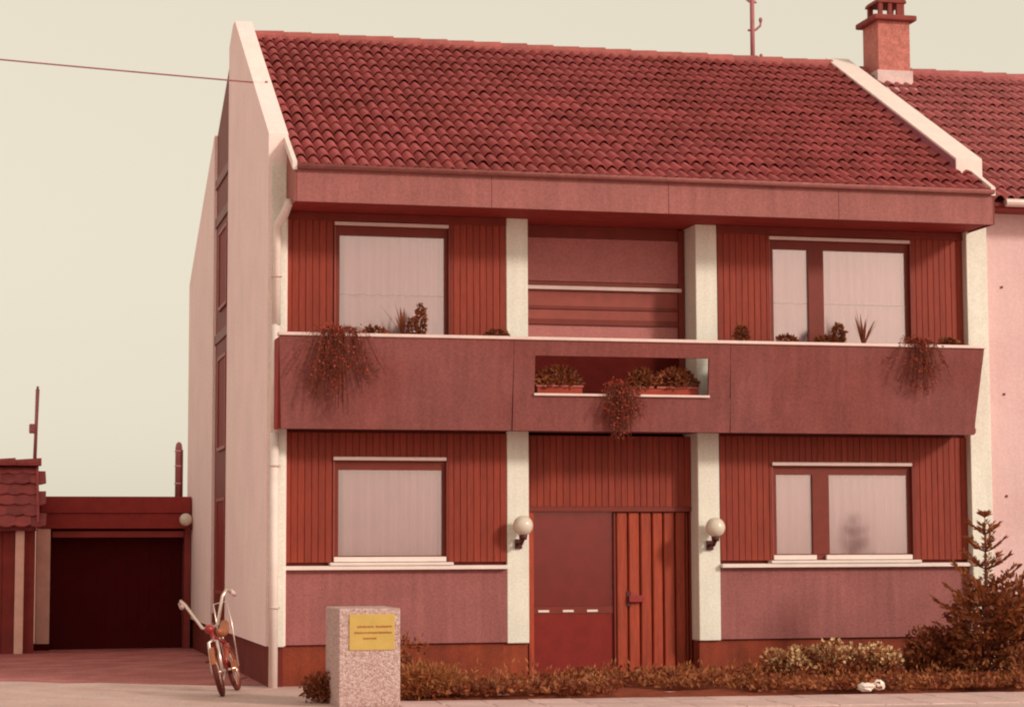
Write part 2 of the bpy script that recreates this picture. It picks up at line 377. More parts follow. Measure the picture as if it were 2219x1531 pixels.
# curtains
def curtain(W, label, wire_reflection=None, fold=.155):
    x0, x1, z0, z1 = W; mb = MB(); n = int((x1-x0-.06)/.014)
    r2 = random.Random(int(x0*100+z0*10)); ph = 0; ys = []
    for i in range(n+1):
        ph += .014/(fold*(1+.35*math.sin(i*.05+x0)))*2*math.pi; ys.append(.165+.036*math.sin(ph)*(1+.6*math.sin(i*.031+x0))+.012*math.sin(ph*.37+1))
    for i in range(n+1): 
        x = x0+.03+(x1-x0-.06)*i/n; mb.v += [(x, ys[i], z0+.03), (x, ys[i]*.6+.060, z1-.03)]
    for i in range(n): mb.f.append((2*i, 2*i+2, 2*i+3, 2*i+1))
    o = mb.build('curtain', 'curtain', None, True); tag(o, label, 'curtain', 'pleated curtains behind the windows')
    if wire_reflection:  # thin strip drawn on the curtain as a wire reflected in the glass
        s = MB(); 
        for i in range(n+1): x = x0+.03+(x1-x0-.06)*i/n; s.v += [(x, ys[i]*.8+.010, wire_reflection), (x, ys[i]*.8+.010, wire_reflection+.014)]
        for i in range(n): s.f.append((2*i, 2*i+2, 2*i+3, 2*i+1))
        s.build('wire_reflection', 'wire_reflection', o)
    MB().tube([(x0-.15, .152, z1-.028), (x1+.15, .152, z1-.028)], .012, 6).build('curtain_rod', 'frame', o)
    return o
curtain(WLL, 'pale pink curtain in deep pleats behind the single-pane ground floor window')
curtain(WUL, 'plain pink curtain with a thin painted wire reflection behind the single-pane upstairs window', 4.735)
curtain(WLR, 'pale pink curtain behind the two-pane ground floor window by the young conifer')
curtain(WUR, 'plain pink curtain with a thin painted wire reflection behind the two-pane upstairs window', 4.755)
# upstairs loggia door with half lowered shutter, recessed between the columns
ld = part('balcony_door', 'frame', MB().box(3.08, 3.16, .46, .56, 3.12, 5.72).box(5.20, 5.28, .44, .56, 3.12, 5.72).box(3.16, 5.20, .46, .56, 5.58, 5.735)
    .box(3.16, 5.20, .47, .55, 4.66, 4.70).box(3.16, 5.20, .47, .55, 4.46, 4.53))
k = 0
zz = 5.02
while zz < 5.56:
    box('shutter_slat', 'shutter', ld, 3.162, 5.198, .462, .474, zz, min(zz+.0595, 5.576)); zz += .06; k += 1
box('shutter_rail', 'metal', ld, 3.12, 5.235, .425, .455, 4.905, 4.955, bv=.006)
box('door_panel', 'framelight', ld, 3.161, 5.199, .485, .52, 4.702, 4.903)
box('door_panel', 'framelight', ld, 3.161, 5.199, .490, .52, 4.532, 4.658)
box('door_panel', 'framelight', ld, 3.161, 5.199, .485, .52, 4.957, 5.018)
box('pane', 'shutter', ld, 3.161, 5.199, .50, .51, 4.15, 4.458); box('door_panel', 'recess_shade', ld, 3.161, 5.199, .49, .51, 3.13, 4.148)  # lowest panel coloured near black as the shade inside the balcony
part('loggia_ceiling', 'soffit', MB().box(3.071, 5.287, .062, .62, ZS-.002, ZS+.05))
part('loggia_wall', 'darkwood', MB().box(3.071, 5.287, .565, .61, 3.12, ZS-.003))
# entrance
en = part('entrance', 'frame', MB().box(3.074, 5.284, .27, .40, 2.062, 2.122).box(3.078, 3.14, .33, .42, .0, 2.06).box(4.262, 4.282, .32, .42, .0, 2.06).box(5.262, 5.286, .30, .42, .0, 2.06))
box('door_jamb', 'doorwood', en, 3.142, 3.205, .30, .40, .0, 2.058)
box('glass_backing', 'doorback', en, 3.206, 4.261, .40, .44, .0, 2.061)
box('pane', 'glassdark', en, 3.207, 4.260, .365, .372, .87, 2.058)
box('lower_panel', 'doordark', en, 3.207, 4.260, .352, .39, .02, .775, bv=.004)
box('letter_bar', 'frame', en, 3.207, 4.260, .345, .39, .777, .868)
for x in (3.268, 3.588, 3.905): box('letter_flap', 'white', en, x, x+.142, .335, .344, .796, .824, bv=.003)
xs = [4.285, 4.445, 4.605, 4.765, 4.915, 5.075, 5.22, 5.262]
for a, b_ in zip(xs[:-1], xs[1:]):
    link('door_board', board_mesh(b_-a-.022, 2.03, 'doorwood', .045), en, (a+.011, .315+(.02 if b_-a < .1 else 0), .02))
box('door_back', 'frame', en, 4.283, 5.261, .361, .41, .0, 2.059)
box('door_handle', 'redpaint', en, 4.44, 4.63, .262, .300, .91, 1.0, bv=.012)
box('handle_plate', 'black', en, 4.42, 4.48, .301, .314, .86, 1.05, bv=.004)
part('door_step', 'plinth', MB().box(3.075, 5.283, .05, .45, -.2, -.005))
# balcony
YT, YBT = -.74, -.62
bal = part('balcony', 'parapet', MB().box(-.10, 8.85, -.60, .26, 3.055, 3.115))
tag(bal, 'grey panelled balcony running along the whole front')
def pan(poly_xz, name='parapet_panel', m='parapet', t=.05):
    n = len(poly_xz)
    yy = lambda z: YBT+(YT-YBT)*(z-3.03)/(4.13-3.03)
    return [(x, yy(z), z) for x, z in poly_xz]+[(x, yy(z)+t, z) for x, z in poly_xz], [tuple(range(n)), tuple(range(2*n-1, n-1, -1))]+[(i, n+i, n+(i+1)%n, (i+1)%n) for i in range(n)]
def add_pan(mb, poly): v, f_ = pan(poly); mb.add(v, [tuple(reversed(q)) for q in f_] if False else f_)
p = MB(); add_pan(p, [(-.115, 3.03), (2.70, 3.03), (2.712, 4.13), (-.155, 4.13)]); p.build('parapet_panel', 'parapet', bal)
p = MB(); add_pan(p, [(5.515, 3.03), (8.81, 3.03), (8.925, 4.13), (5.495, 4.13)]); p.build('parapet_panel', 'parapet', bal)
p = MB()
OX0, OX1, OZ0, OZ1 = 2.98, 5.215, 3.455, 3.945
add_pan(p, [(2.715, 3.03), (5.505, 3.03), (5.505, OZ0), (2.715, OZ0)]); add_pan(p, [(2.715, OZ1), (5.49, OZ1), (5.49, 4.13), (2.715, 4.13)])
add_pan(p, [(2.715, OZ0), (OX0, OZ0), (OX0, OZ1), (2.715, OZ1)]); add_pan(p, [(OX1, OZ0), (5.495, OZ0), (5.495, OZ1), (OX1, OZ1)])
p.build('parapet_panel', 'parapet', bal)
for x in (-.155, 8.80):   # end cheeks
    MB().prism_x([(YBT+.052, 3.04), (-.137, 3.04), (-.137, 4.12), (YT+.052, 4.12)], x, x+.05).build('end_panel', 'soffit', bal)
box('coping', 'metal', bal, -.17, 8.94, YT-.025, YT+.12, 4.131, 4.172, bv=.008)
box('opening_rail', 'metal', bal, OX0-.01, OX1+.01, -.70, -.56, OZ0+.001, OZ0+.032, bv=.006)
box('plant_shelf', 'darkwood', bal, .0, 2.70, YT+.125, YT+.36, 4.02, 4.05); box('plant_shelf', 'darkwood', bal, 5.52, 8.78, YT+.125, YT+.36, 4.02, 4.05)
box('plant_shelf', 'darkwood', bal, 2.72, 5.49, -.545, -.25, 3.40, 3.43)
# eaves
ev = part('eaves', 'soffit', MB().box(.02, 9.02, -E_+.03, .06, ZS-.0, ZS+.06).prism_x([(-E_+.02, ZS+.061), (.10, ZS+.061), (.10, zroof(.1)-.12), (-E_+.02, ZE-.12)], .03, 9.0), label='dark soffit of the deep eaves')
fx = [.02, 2.4, 4.65, 6.9, 9.02]
for a, b_ in zip(fx[:-1], fx[1:]):
    bevel(MB().box(a+.002, b_-.002, -E_, -E_+.029, ZS-.02, ZE-.012).build('fascia_board', 'fascia', ev), .004)
MB().prism_x([(-E_, ZS-.018), (-.137, ZS-.018), (-.137, zroof(-.137)-.06), (-E_, ZE-.05)], .0, .019).build('end_board', 'framelight', ev)
MB().prism_x([(-E_, ZS-.018), (-.127, ZS-.018), (-.127, zroof(-.127)-.06), (-E_, ZE-.05)], 9.021, 9.04).build('end_board', 'frame', ev)
MB().prism_x([(-E_-.02, ZE-.045), (-.09, zroof(-.09)-.045), (-.09, zroof(-.09)+.06), (-E_-.02, ZE+.055)], -.03, .022).build('verge_trim', 'white', ev)
MB().prism_x([(-E_-.02, ZE-.045), (-.30, zroof(-.30)-.045), (-.30, zroof(-.30)+.07), (-E_-.02, ZE+.065)], 8.99, 9.05).build('verge_trim', 'white', ev)
g = MB()   # gutter: half-round trough set just proud of the fascia
for i in range(9):
    t = math.pi*i/8; g.v += [(.03, -E_-.05+.05*math.cos(t), ZE+.02-.055*math.sin(t)), (9.01, -E_-.05+.05*math.cos(t), ZE+.02-.055*math.sin(t))]
for i in range(8): g.f.append((2*i, 2*i+1, 2*i+3, 2*i+2))
go = g.build('gutter', 'fascia', ev, True); sm = go.modifiers.new('thick', 'SOLIDIFY'); sm.thickness = .006
# downpipe at the corner
dp = part('downpipe', 'white', MB().tube([(-.03, -.60, ZS+.02), (-.06, -.45, ZS-.10), (-.125, -.25, ZS-.22), (-.125, -.205, ZS-.34), (-.125, -.205, 4.3)], .05, 12), smooth=True)
MB().tube([(-.140, -.205, 3.0), (-.140, -.205, -.05)], .055, 12).build('downpipe_foot', 'white', dp, True)
for z in (.9, 2.6, 4.9): MB().torus((-.13, -.205, z), .06, .012, (0,0,1), 16, 6).build('pipe_clip', 'metal', dp, True)
MB().tube([(-.131, -.205, 4.31), (-.137, -.205, 2.99)], .05, 12).build('downpipe_run', 'white', dp, True)
# roof
roof = part('roof', 'deck', MB().prism_x([(-E_+.05, ZE-.03), (YR, ZR-.05), (YR, ZR-.16), (-E_+.05, ZE-.09)], .03, 9.0).prism_x([(YR+.001, ZR-.05), (YB, ZB-.1), (YB, ZB-.2), (YR+.001, ZR-.16)], .03, 9.0))
def tile_geo(w, ln, h=.072, th=.013, drop=.051):
    prof = []
    for i in range(13):
        t = (i/6) % 1.0
        u_ = [0, .13, .32, .52, .72, .89][i % 6] if i < 12 else 1.0
        prof.append((w*((i//6)*.5+u_*.5) if i < 12 else w, h*max(0, math.sin(math.pi*u_))**.8))
    N = 13; vs = [(x, 0, z+drop) for x, z in prof]+[(x, ln, z) for x, z in prof]+[(x, 0, z+drop-th-.004) for x, z in prof]
    fs = [(i, i+1, N+i+1, N+i) for i in range(N-1)]+[(2*N+i, 2*N+i+1, i+1, i) for i in range(N-1)]
    return vs, fs
def lay_tiles(parent, m, x0, ncol, w, y0, z0, ang, slen, nrow, limit, extra=None):
    ex = slen/nrow; vs, fs = tile_geo(w, ex+.07); me = MB().add(vs, fs).mesh('tile', m)
    rest = MB(); cnt = 0; rot = Euler((ang, 0, 0)).to_matrix()
    for r in range(nrow):
        for c in range(ncol):
            s_ = r*ex-.025; p_ = Vector((x0+c*w+rng.uniform(-.006,.006), y0+s_*math.cos(ang), z0+s_*math.sin(ang)))
            p_ += Vector((0, -math.sin(ang), math.cos(ang)))*rng.uniform(-.005,.007)
            if cnt < limit: link('tile', me, parent, p_, (ang, rng.uniform(-.015,.015), rng.uniform(-.012,.012))); cnt += 1
            else: rest.add([rot @ Vector(v)+p_ for v in vs], fs)
    if rest.v: tag(rest.build('tile_field', m, parent), kind='stuff')
SLEN = math.hypot(YR+E_, ZR-ZE)
lay_tiles(roof, 'tile', .025, 30, .2995, -E_, ZE-.045, ANG, SLEN-.06, 17, 300)
def ridge_caps(parent, x0, x1, y, z, m, ln=.40):
    n = round((x1-x0)/ln); ln = (x1-x0)/n
    mb = MB(); seg = 8
    for i in range(seg+1):
        t = math.pi*(i/seg*1.16-.08)
        mb.v += [(0, .125*math.cos(t), .10*math.sin(t)), (ln+.05, .145*math.cos(t), .118*math.sin(t)), (ln+.05, .125*math.cos(t), .094*math.sin(t))]
    for i in range(seg): a = 3*i; mb.f += [(a, a+1, a+4, a+3), (a+1, a+2, a+5, a+4)]
    me = mb.mesh('ridge_tile', m)
    for k in range(n): link('ridge_tile', me, parent, (x0+k*ln, y, z+rng.uniform(-.004,.006)), (0, .0, rng.uniform(-.01,.01)))
ridge_caps(roof, .03, 8.78, YR-.02, ZR-.045, 'ridgetile')
# parapet over the party wall, shade put into its side colour, with a pale coping
px0, px1 = 8.80, 9.14
rp = part('roof_parapet', 'parapetshade', MB().prism_x([(-.30, zroof(-.30)-.06), (YR, ZR-.06), (YR, ZR+.085), (-.30, zroof(-.30)+.19)], px0, px1))
MB().prism_x([(-.325, zroof(-.325)-.02), (-.302, zroof(-.302)-.02), (-.302, zroof(-.30)+.192), (YR+.05, ZR+.086), (YR+.05, ZR+.115), (-.325, zroof(-.325)+.225)], px0-.012, px1+.015).build('coping', 'white', rp)

# ------------------------------------------------------------------ neighbouring house on the far side of the parapet
NE, NZE = .34, 6.16; NSL = (8.84-NZE)/(YR+NE); NANG = math.atan(NSL)
nh = thing('neighbour_house', (9.3, 0, -.1), 'pale pink plastered neighbouring house with tiled roof and brick chimney', 'house')
def npart(name, m, mb, parent=None):
    o = mb.build(name, m, parent or nh); 
    if parent is None: o.location = (-9.3, 0, .1)
    return o
npart('wall', 'pink', MB().prism_x([(.16,-.3), (9,-.3), (9,6.2), (YR, 8.6), (.16, 6.2)], 9.30, 17))
npart('eaves', 'shedwall', MB().prism_x([(-NE+.05, NZE-.12), (.155, NZE-.12), (.155, NZE+.14), (-NE+.05, NZE-.05)], 9.34, 17))
npart('gutter', 'metal', MB().tube([(9.45, -NE-.04, NZE-.055), (17, -NE-.04, NZE-.055)], .055, 10))
nr = npart('roof', 'deck', MB().prism_x([(-NE, NZE-.06), (YR, 8.78), (YR, 8.68), (-NE, NZE-.10)], 9.32, 17).prism_x([(YR+.001, 8.78), (9, 6.2), (9, 6.1), (YR+.001, 8.68)], 9.32, 17))
lay_tiles(nr, 'ntile', 9.30, 17, .2995, -NE, NZE-.045, NANG, math.hypot(YR+NE, 8.84-NZE)-.06, 15, 300)
ridge_caps(nr, 9.3, 14.4, YR-.02, 8.80, 'ntile')
ch = npart('chimney', 'brick', MB().box(9.40, 9.91, 3.58, 4.16, 8.3, 9.50))
MB().box(9.37, 9.94, 3.55, 4.19, 8.3, 8.74).build('flashing', 'flashing', ch)
MB().add([(9.33, 3.30, 8.375), (10.0, 3.30, 8.375), (10.0, 3.56, 8.53), (9.33, 3.56, 8.53)], [(0,1,2,3)]).build('flashing_apron', 'flashing', ch).modifiers.new('t','SOLIDIFY').thickness = .02
bevel(MB().box(9.31, 10.0, 3.49, 4.25, 9.501, 9.585).build('cap', 'hood', ch), .02)
hd = MB().box(9.45, 9.86, 3.64, 4.10, 9.586, 9.62)
for x in (9.45, 9.60, 9.74):
    hd.box(x, x+.06 if x < 9.7 else 9.859, 3.641, 3.70, 9.62, 9.80)
hd.box(9.45, 9.52, 4.03, 4.099, 9.62, 9.80).box(9.79, 9.859, 4.03, 4.099, 9.62, 9.80)
hood = hd.build('hood', 'hood', ch)
ar = MB(); S = 10; out = [(9.655+.235*math.cos(math.pi*i/S), 9.80+.13*math.sin(math.pi*i/S)) for i in range(S+1)]
nn = len(out)
ar.add([(x, 3.62, z) for x, z in out]+[(x, 4.12, z) for x, z in out], [tuple(range(nn-1,-1,-1)), tuple(range(nn, 2*nn)), (nn-1, 0, nn, 2*nn-1)]+[(i, i+1, nn+i+1, nn+i) for i in range(nn-1)])
ar.build('hood_vault', 'hood', ch)
for z in (5.05, 3.618, 2.265):
    npart('wall_anchor', 'shedwall', MB().tube([(9.63, .159, z), (9.63, .145, z)], .018, 10))
# service mast on the ridge
ma = thing('roof_mast', (7.70, YR+.30, 8.5), 'thin metal service mast with insulator arms rising behind the tiled ridge', 'mast')
MB().tube([(0,0,0), (0,0,1.9)], .035, 10).build('pole', 'mast', ma, True)
for z, sx_ in ((.98, 1), (1.42, -1), (1.46, 1)):
    MB().tube([(-.07*sx_, 0, z-.03), (.05*sx_, 0, z-.02), (.13*sx_, 0, z+.05), (.135*sx_, 0, z+.10)], .018, 8).build('arm', 'mast', ma, True)
    MB().ball((.135*sx_, 0, z+.14), .030, 10, 8, 1.4).build('insulator', 'mast', ma, True)
MB().tube([(0,0,.44), (.13,0,.46), (.135,0,.52)], .014, 8).build('arm', 'mast', ma, True); MB().ball((.135,0,.56), .028, 10, 8, 1.4).build('insulator', 'mast', ma, True)

# ------------------------------------------------------------------ wire to the gable
pa = Vector((-.05, 1.62, zroof(1.62)+.14)); pb = Vector((-3.45, 2.0, 7.932)); dirv = pb-pa
wp = [pa+dirv*t+Vector((0, 0, -.10*(t/3)*(1-t/3)*1.2)) for t in [i*3/24 for i in range(25)]]
wi = MB().tube(wp, .011, 6).build('overhead_wire', 'wire'); tag(wi, 'thin overhead wire running through the sky to the gable top', 'wire')
MB().tube([pa+Vector((0, 0, -.12)), pa+Vector((0,0,.03))], .02, 8).build('wire_hook', 'wire', wi)

# ------------------------------------------------------------------ garage
ga = thing('garage', (-1.46, 10.2, -.1), 'flat-roofed garage with dark fascia and dark shade panel in the doorway at the driveway end', 'garage')
def gpart(name, m, mb, parent=None, bv=None):
    o = mb.build(name, m, parent or ga)
    if parent is None: o.location = (1.46, -10.2, .1)
    if bv: bevel(o, bv)
    return o
gx0, gx1 = -2.70, -.235
gpart('fascia', 'garageband', MB().box(gx0, gx1, 10.2, 10.23, 2.20, 2.475), bv=.006)
gpart('fascia', 'garageband', MB().box(gx0+.01, gx1-.002, 10.225, 10.26, 1.945, 2.195), bv=.006)
gpart('roof', 'garageband', MB().box(gx0, gx1-.0, 10.261, 15, 2.30, 2.46))
gpart('side_wall', 'pier', MB().box(gx0-.01, gx0+.12, 10.62, 15, -.2, 2.29).box(gx1-.12, gx1, 10.62, 15, -.2, 2.29).box(gx0+.12, gx1-.12, 14.8, 15, -.2, 2.29))
gpart('pier', 'pier', MB().box(-2.755, -2.53, 10.24, 10.6, .06, 1.944), bv=.01)
gpart('pier_foot', 'garagedark', MB().box(-2.77, -2.52, 10.22, 10.6, -.12, .059))
gpart('jamb', 'shedwall', MB().box(gx1-.10, gx1-.001, 10.27, 10.6, -.12, 1.944))
gpart('lintel', 'shedwall', MB().box(-2.50, gx1-.11, 10.28, 10.33, 1.80, 1.90))
gd = gpart('doorway_shade', 'garagedark', MB().box(-2.529, gx1-.101, 10.62, 10.65, -.12, 2.29))  # dark boarded panel stands in for the unlit inside of the open garage
n_ = 12; w_ = (gx1-.101+2.529)/n_
for i in range(n_): box('door_board', 'garagedark', gd, -2.529+i*w_+.002, -2.529+(i+1)*w_-.002, 10.610, 10.619, -.10, 2.2)  # boards of the shade panel, no real door here
# ball lamps
def lamp(loc, label, r=.125, dark='black'):
    t = thing('globe_lamp', loc, label, 'lamp', 'white globe wall lamps')
    MB().ball((0,0,0), r, 28, 18).build('globe', 'globe', t, True)
    MB().tube([(0,.0,-r+.01), (0,0,-r-.05)], [.055,.045], 14).build('socket', dark, t, True)
    MB().tube([(0,0,-r-.045), (-.01,.05,-r-.10), (-.02,.165,-r-.10)], .022, 10).build('arm', dark, t, True)
    bevel(MB().box(-.06, .03, .165, .198, -r-.16, -r-.04).build('wall_plate', dark, t), .006)
    return t
lamp((2.945, -.20, 1.88), 'white globe lamp on the cream column beside the entrance glass')
lamp((5.445, -.20, 1.855), 'white globe lamp on the cream column beside the boarded door leaf')
gl = thing('globe_lamp', (-.34, 10.02, 2.09), 'white globe lamp at the corner of the garage fascia', 'lamp', 'white globe wall lamps')
MB().ball((0,0,0), .105, 24, 16).build('globe', 'globe', gl, True)
MB().tube([(.06,.06,-.07), (.12,.13,-.14)], .03, 10).build('socket', 'frame', gl, True)
box('wall_plate', 'frame', gl, .03, .10, .12, .179, -.19, -.10)

# ------------------------------------------------------------------ shed at the left
sh = thing('shed', (-3.9, 9.2, -.1), 'low brown shed with scalloped tile roof beside the garage', 'shed')
def spart(name, m, mb, parent=None, bv=None):
    o = mb.build(name, m, parent or sh)
    if parent is None: o.location = (3.9, -9.2, .1)
    if bv: bevel(o, bv)
    return o
spart('wall', 'shedwall', MB().prism_x([(9.35,-.15), (12,-.15), (12,2.0), (10.7,2.9), (9.35,1.98)], -7.5, -2.79))
for i in range(22):
    spart('wall_board', 'shedwall', MB().box(-7.3+i*.2+.006, -7.3+i*.2+.194, 9.325, 9.349, -.12, 1.97)) if -7.3+i*.2+.2 < -2.85 else None
spart('post', 'pier', MB().box(-3.10, -2.96, 9.22, 9.32, -.10, 1.98), bv=.01)
sr = spart('roof', 'deck', MB().prism_x([(9.12,1.96), (10.7,3.02), (12.2,2.02), (12.2,1.94), (10.7,2.94), (9.12,1.90)], -7.5, -2.78))
sa = math.atan2(1.06, 1.58); sl_ = math.hypot(1.06, 1.58)
tv = []; 
for i in range(9):
    x = i/8; tv.append((x*.262, -.055*math.sin(math.pi*x)))
N = len(tv)
tm = MB().add([(x, y, .035) for x, y in tv]+[(x, .40, .005) for x, y in tv]+[(x, y, .012) for x, y in tv], [(i, i+1, N+i+1, N+i) for i in range(N-1)]+[(2*N+i, 2*N+i+1, i+1, i) for i in range(N-1)]).mesh('tile', 'shedtile')
for r in range(6):
    for c in range(11):
        s_ = r*sl_/6+.0
        link('tile', tm, sr, (-2.64-.243*(c+1)-(.12 if r % 2 else 0)+rng.uniform(-.012,.012), 9.12+s_*math.cos(sa), 1.965+s_*math.sin(sa)+rng.uniform(0,.012)), (sa+rng.uniform(-.03,.03), rng.uniform(-.02,.02), rng.uniform(-.03,.03)))
rm = MB(); seg = 8
for i in range(seg+1):
    t = math.pi*i/seg; rm.v += [(0, .16*math.cos(t), .13*math.sin(t)), (.44, .13*math.cos(t), .10*math.sin(t))]
for i in range(seg): rm.f.append((2*i, 2*i+1, 2*i+3, 2*i+2))
rm.f.append(tuple(range(0, 2*seg+2, 2)))
rme = rm.mesh('ridge_tile', 'shedtile')
for k in range(7): link('ridge_tile', rme, sr, (-2.69-.42*k, 10.62, 3.0+rng.uniform(-.01,.01)), (0, 0, math.pi))
MB().prism_x([(9.10,1.93), (10.72,3.01), (10.72,3.10), (9.10,2.04)], -2.775, -2.735).build('verge_board', 'shedtile', sr)
sm_ = thing('shed_mast', (-2.80, 10.62, 3.05), 'dark mast with a small box standing on the shed ridge', 'mast')
MB().tube([(0,0,0), (.015,0,.62), (.03,0,1.22)], [.032,.030,.034], 10).build('pole', 'mast', sm_, True)
bevel(MB().box(-.10, -.0, -.05, .05, .48, .64).build('junction_box', 'mast', sm_), .02)
MB().tube([(.03,0,1.221), (.03,0,1.27)], .02, 8).build('tip', 'mast', sm_, True)

# ------------------------------------------------------------------ vegetation
def grow_leaves(mb, c, rad, n, size, rg, w=.5, shell=.6, low=-1, upd=.3):
    for _ in range(n):
        while True:
            d = Vector((rg.gauss(0,1), rg.gauss(0,1), rg.gauss(0,1))).normalized()
            if d.z > low: break
        k = rg.random()**(1/3)*(1-shell)+shell*rg.uniform(.75, 1.05)
        p_ = Vector((c[0]+d.x*rad[0]*k, c[1]+d.y*rad[1]*k, c[2]+d.z*rad[2]*k))
        mb.leaf(p_, size*rg.uniform(.6, 1.3), rg, Vector((d.x+rg.gauss(0,.8), d.y+rg.gauss(0,.8), d.z+upd+rg.gauss(0,.8))), w)
def conifer(name, loc, h, rbase, label, seed, m='leafneedle', whorls=14, dens=1.0, sweep=.25, per=6, group=None):
    rg = random.Random(seed); t = thing(name, loc, label, 'tree', group)
    tr = MB().tube([(0,0,0), (.01,0,h*.35), (0,.01,h*.7), (0,0,h)], [h*.018, h*.014, h*.008, h*.002], 8)
    cr_ = MB()
    for k in range(whorls):
        f = (k/(whorls-1))**.9; z = h*(.08+.90*f)
        L = rbase*(1-f)**.85*rg.uniform(.8, 1.15)+.05
        nb = per if f < .8 else 4
        for b_ in range(nb):
            a = 2*math.pi*(b_+rg.random()*.7)/nb+k*1.1; Lb = L*rg.uniform(.72, 1.0)
            el = sweep+.5*f+rg.uniform(-.12, .12)
            pts_ = [Vector((math.cos(a)*Lb*s_, math.sin(a)*Lb*s_, z+Lb*s_*math.sin(el)*(.25+.75*s_))) for s_ in (0, .35, .7, 1)]
            tr.tube(pts_, [.010*h/2, .008*h/2, .005*h/2, .002], 5, False)
            nt = int(dens*(20+110*Lb))
            for q in range(nt):
                s_ = rg.uniform(.12, 1.0)**.8; i = min(2, int(s_*3)); u = s_*3-i
                p_ = pts_[i].lerp(pts_[i+1], min(1, max(0, u)))
                side = Vector((-math.sin(a), math.cos(a), 0))*rg.uniform(-1, 1)
                off = side*Lb*.30*(1.05-s_)*rg.random()
                dd = (pts_[3]-pts_[0]).normalized()*.7+side+Vector((0,0,rg.uniform(-.2,.6)))
                cr_.leaf(p_+off, rg.uniform(.05, .10), rg, dd, .28)
    for q in range(30): cr_.leaf((rg.uniform(-.02,.02), rg.uniform(-.02,.02), h*rg.uniform(.85, .99)), .07, rg, Vector((rg.gauss(0,1), rg.gauss(0,1), .9)), .25)
    tr.build('trunk', 'bark', t, True); cr_.build('crown', m, t); return t
conifer('conifer', (8.27, -2.0, -.03), 2.03, .80, 'young spruce with sparse spiky top in the bed before the pink wall', 11, whorls=9, dens=1.15, per=5, sweep=.42)
def shrub(name, loc, rad, n, size, m, label, cat, seed, group=None, lobes=7, fl=None, w=.5):
    rg = random.Random(seed); t = thing(name, loc, label, cat, group); lv = MB(); st = MB(); fm = MB()
    for k in range(lobes):
        a = 2*math.pi*k/lobes+rg.uniform(-.4,.4); r_ = rg.uniform(.25, .62)
        c = (math.cos(a)*rad[0]*r_, math.sin(a)*rad[1]*r_, rad[2]*rg.uniform(.40, .72))
        q = rg.uniform(.38, .55)
        grow_leaves(lv, c, (rad[0]*q, rad[1]*q, rad[2]*q*.85), n//lobes, size, rg, w, .45)
        st.tube([(c[0]*.15, c[1]*.15, 0), (c[0]*.6, c[1]*.6, c[2]*.5), c], [.014, .011, .006], 6)
        if fl: grow_leaves(fm, (c[0], c[1], c[2]+.03), (rad[0]*q, rad[1]*q, rad[2]*q*.8), fl//lobes, size*.8, rg, .8, .9, -.1)
    grow_leaves(lv, (0,0,rad[2]*.3), (rad[0]*.9, rad[1]*.9, rad[2]*.4), n//5, size, rg, w, .3)
    lv.build('foliage', m, t); st.build('stems', 'bark', t)
    if fl: fm.build('blossom', 'flower', t)
    return t
shrub('shrub', (8.75, -1.75, -.03), (.85, .75, 1.22), 5200, .085, 'leafdark', 'large dark bushy shrub filling the bed beside the young spruce', 'shrub', 3, lobes=9)
shrub('shrub', (7.85, -1.5, -.03), (.45, .45, .60), 2000, .075, 'leafdark', 'low dark shrub under the ground floor window next to the spruce', 'shrub', 4)
shrub('shrub', (8.9, -2.7, -.03), (.70, .45, .55), 2600, .07, 'leaf', 'low lighter bush at the foot of the young spruce', 'shrub', 14)
for i, (x, y, rx, hz, lb) in enumerate(((5.75, -1.9, .38, .42, 'yellow blossoming shrub nearest the boarded door leaf'), (6.35, -1.85, .42, .48, 'yellow blossoming shrub below the two-pane ground floor window'), (6.95, -1.8, .36, .42, 'yellow blossoming shrub close to the low dark shrub'))):
    shrub('flowering_shrub', (x, y, -.03), (rx, .34, hz), 1300, .06, 'leaf', lb, 'shrub', 20+i, 'flowering shrubs along the bed', fl=420)
shrub('shrub', (.13, -2.75, -.05), (.30, .28, .30), 1100, .06, 'leafdark', 'small dark shrub growing beside the concrete block', 'shrub', 31)
shrub('yellow_grass', (1.25, -2.65, -.03), (.55, .30, .34), 1700, .11, 'leafyellow', 'pale yellow grassy clump against the concrete block', 'grass', 32, w=.14)
shrub('shrub', (1.25, -.75, -.03), (.45, .3, .62), 520, .07, 'leaf', 'thin twiggy shrub before the plinth beside the concrete block', 'shrub', 33)
# heather-like ground cover over the bed
gc = MB(); rg = random.Random(5)
for k in range(1150):
    x = rg.uniform(.92, 13.0); y = rg.uniform(-2.84-.072*(x-.8), -.15)
    if rg.random() < .25: y = rg.uniform(-2.86, -2.2)-.072*(x-.8)
    if math.sin(x*2.1+1.3*y)+math.sin(x*.83-y*2.2+1) < -.55: continue
    hh = rg.uniform(.05, .15)*(1.25 if rg.random() < .2 else 1)
    for q in range(30):
        d = Vector((rg.gauss(0,.7), rg.gauss(0,.7), rg.uniform(-.1, .9)))
        gc.leaf((x+rg.gauss(0,.09), y+rg.gauss(0,.07), -.0+rg.random()*hh), rg.uniform(.04, .085), rg, d, .55)
tag(gc.build('ground_cover', 'leaf'), 'reddish brown heather-like ground cover over the planting bed', 'ground cover', kind='stuff')
gc = MB()
for k in range(230):
    x = rg.uniform(.95, 13.0); y = rg.uniform(-2.8-.072*(x-.8), -.4); hh = rg.uniform(.12, .26)
    for q in range(12):
        gc.leaf((x+rg.gauss(0,.07), y+rg.gauss(0,.06), -.0+rg.random()*hh), rg.uniform(.04, .09), rg, Vector((rg.gauss(0,.4), rg.gauss(0,.4), 1)), .3)
tag(gc.build('ground_cover', 'leafyellow'), 'paler tufts scattered through the ground cover of the bed', 'ground cover', kind='stuff')
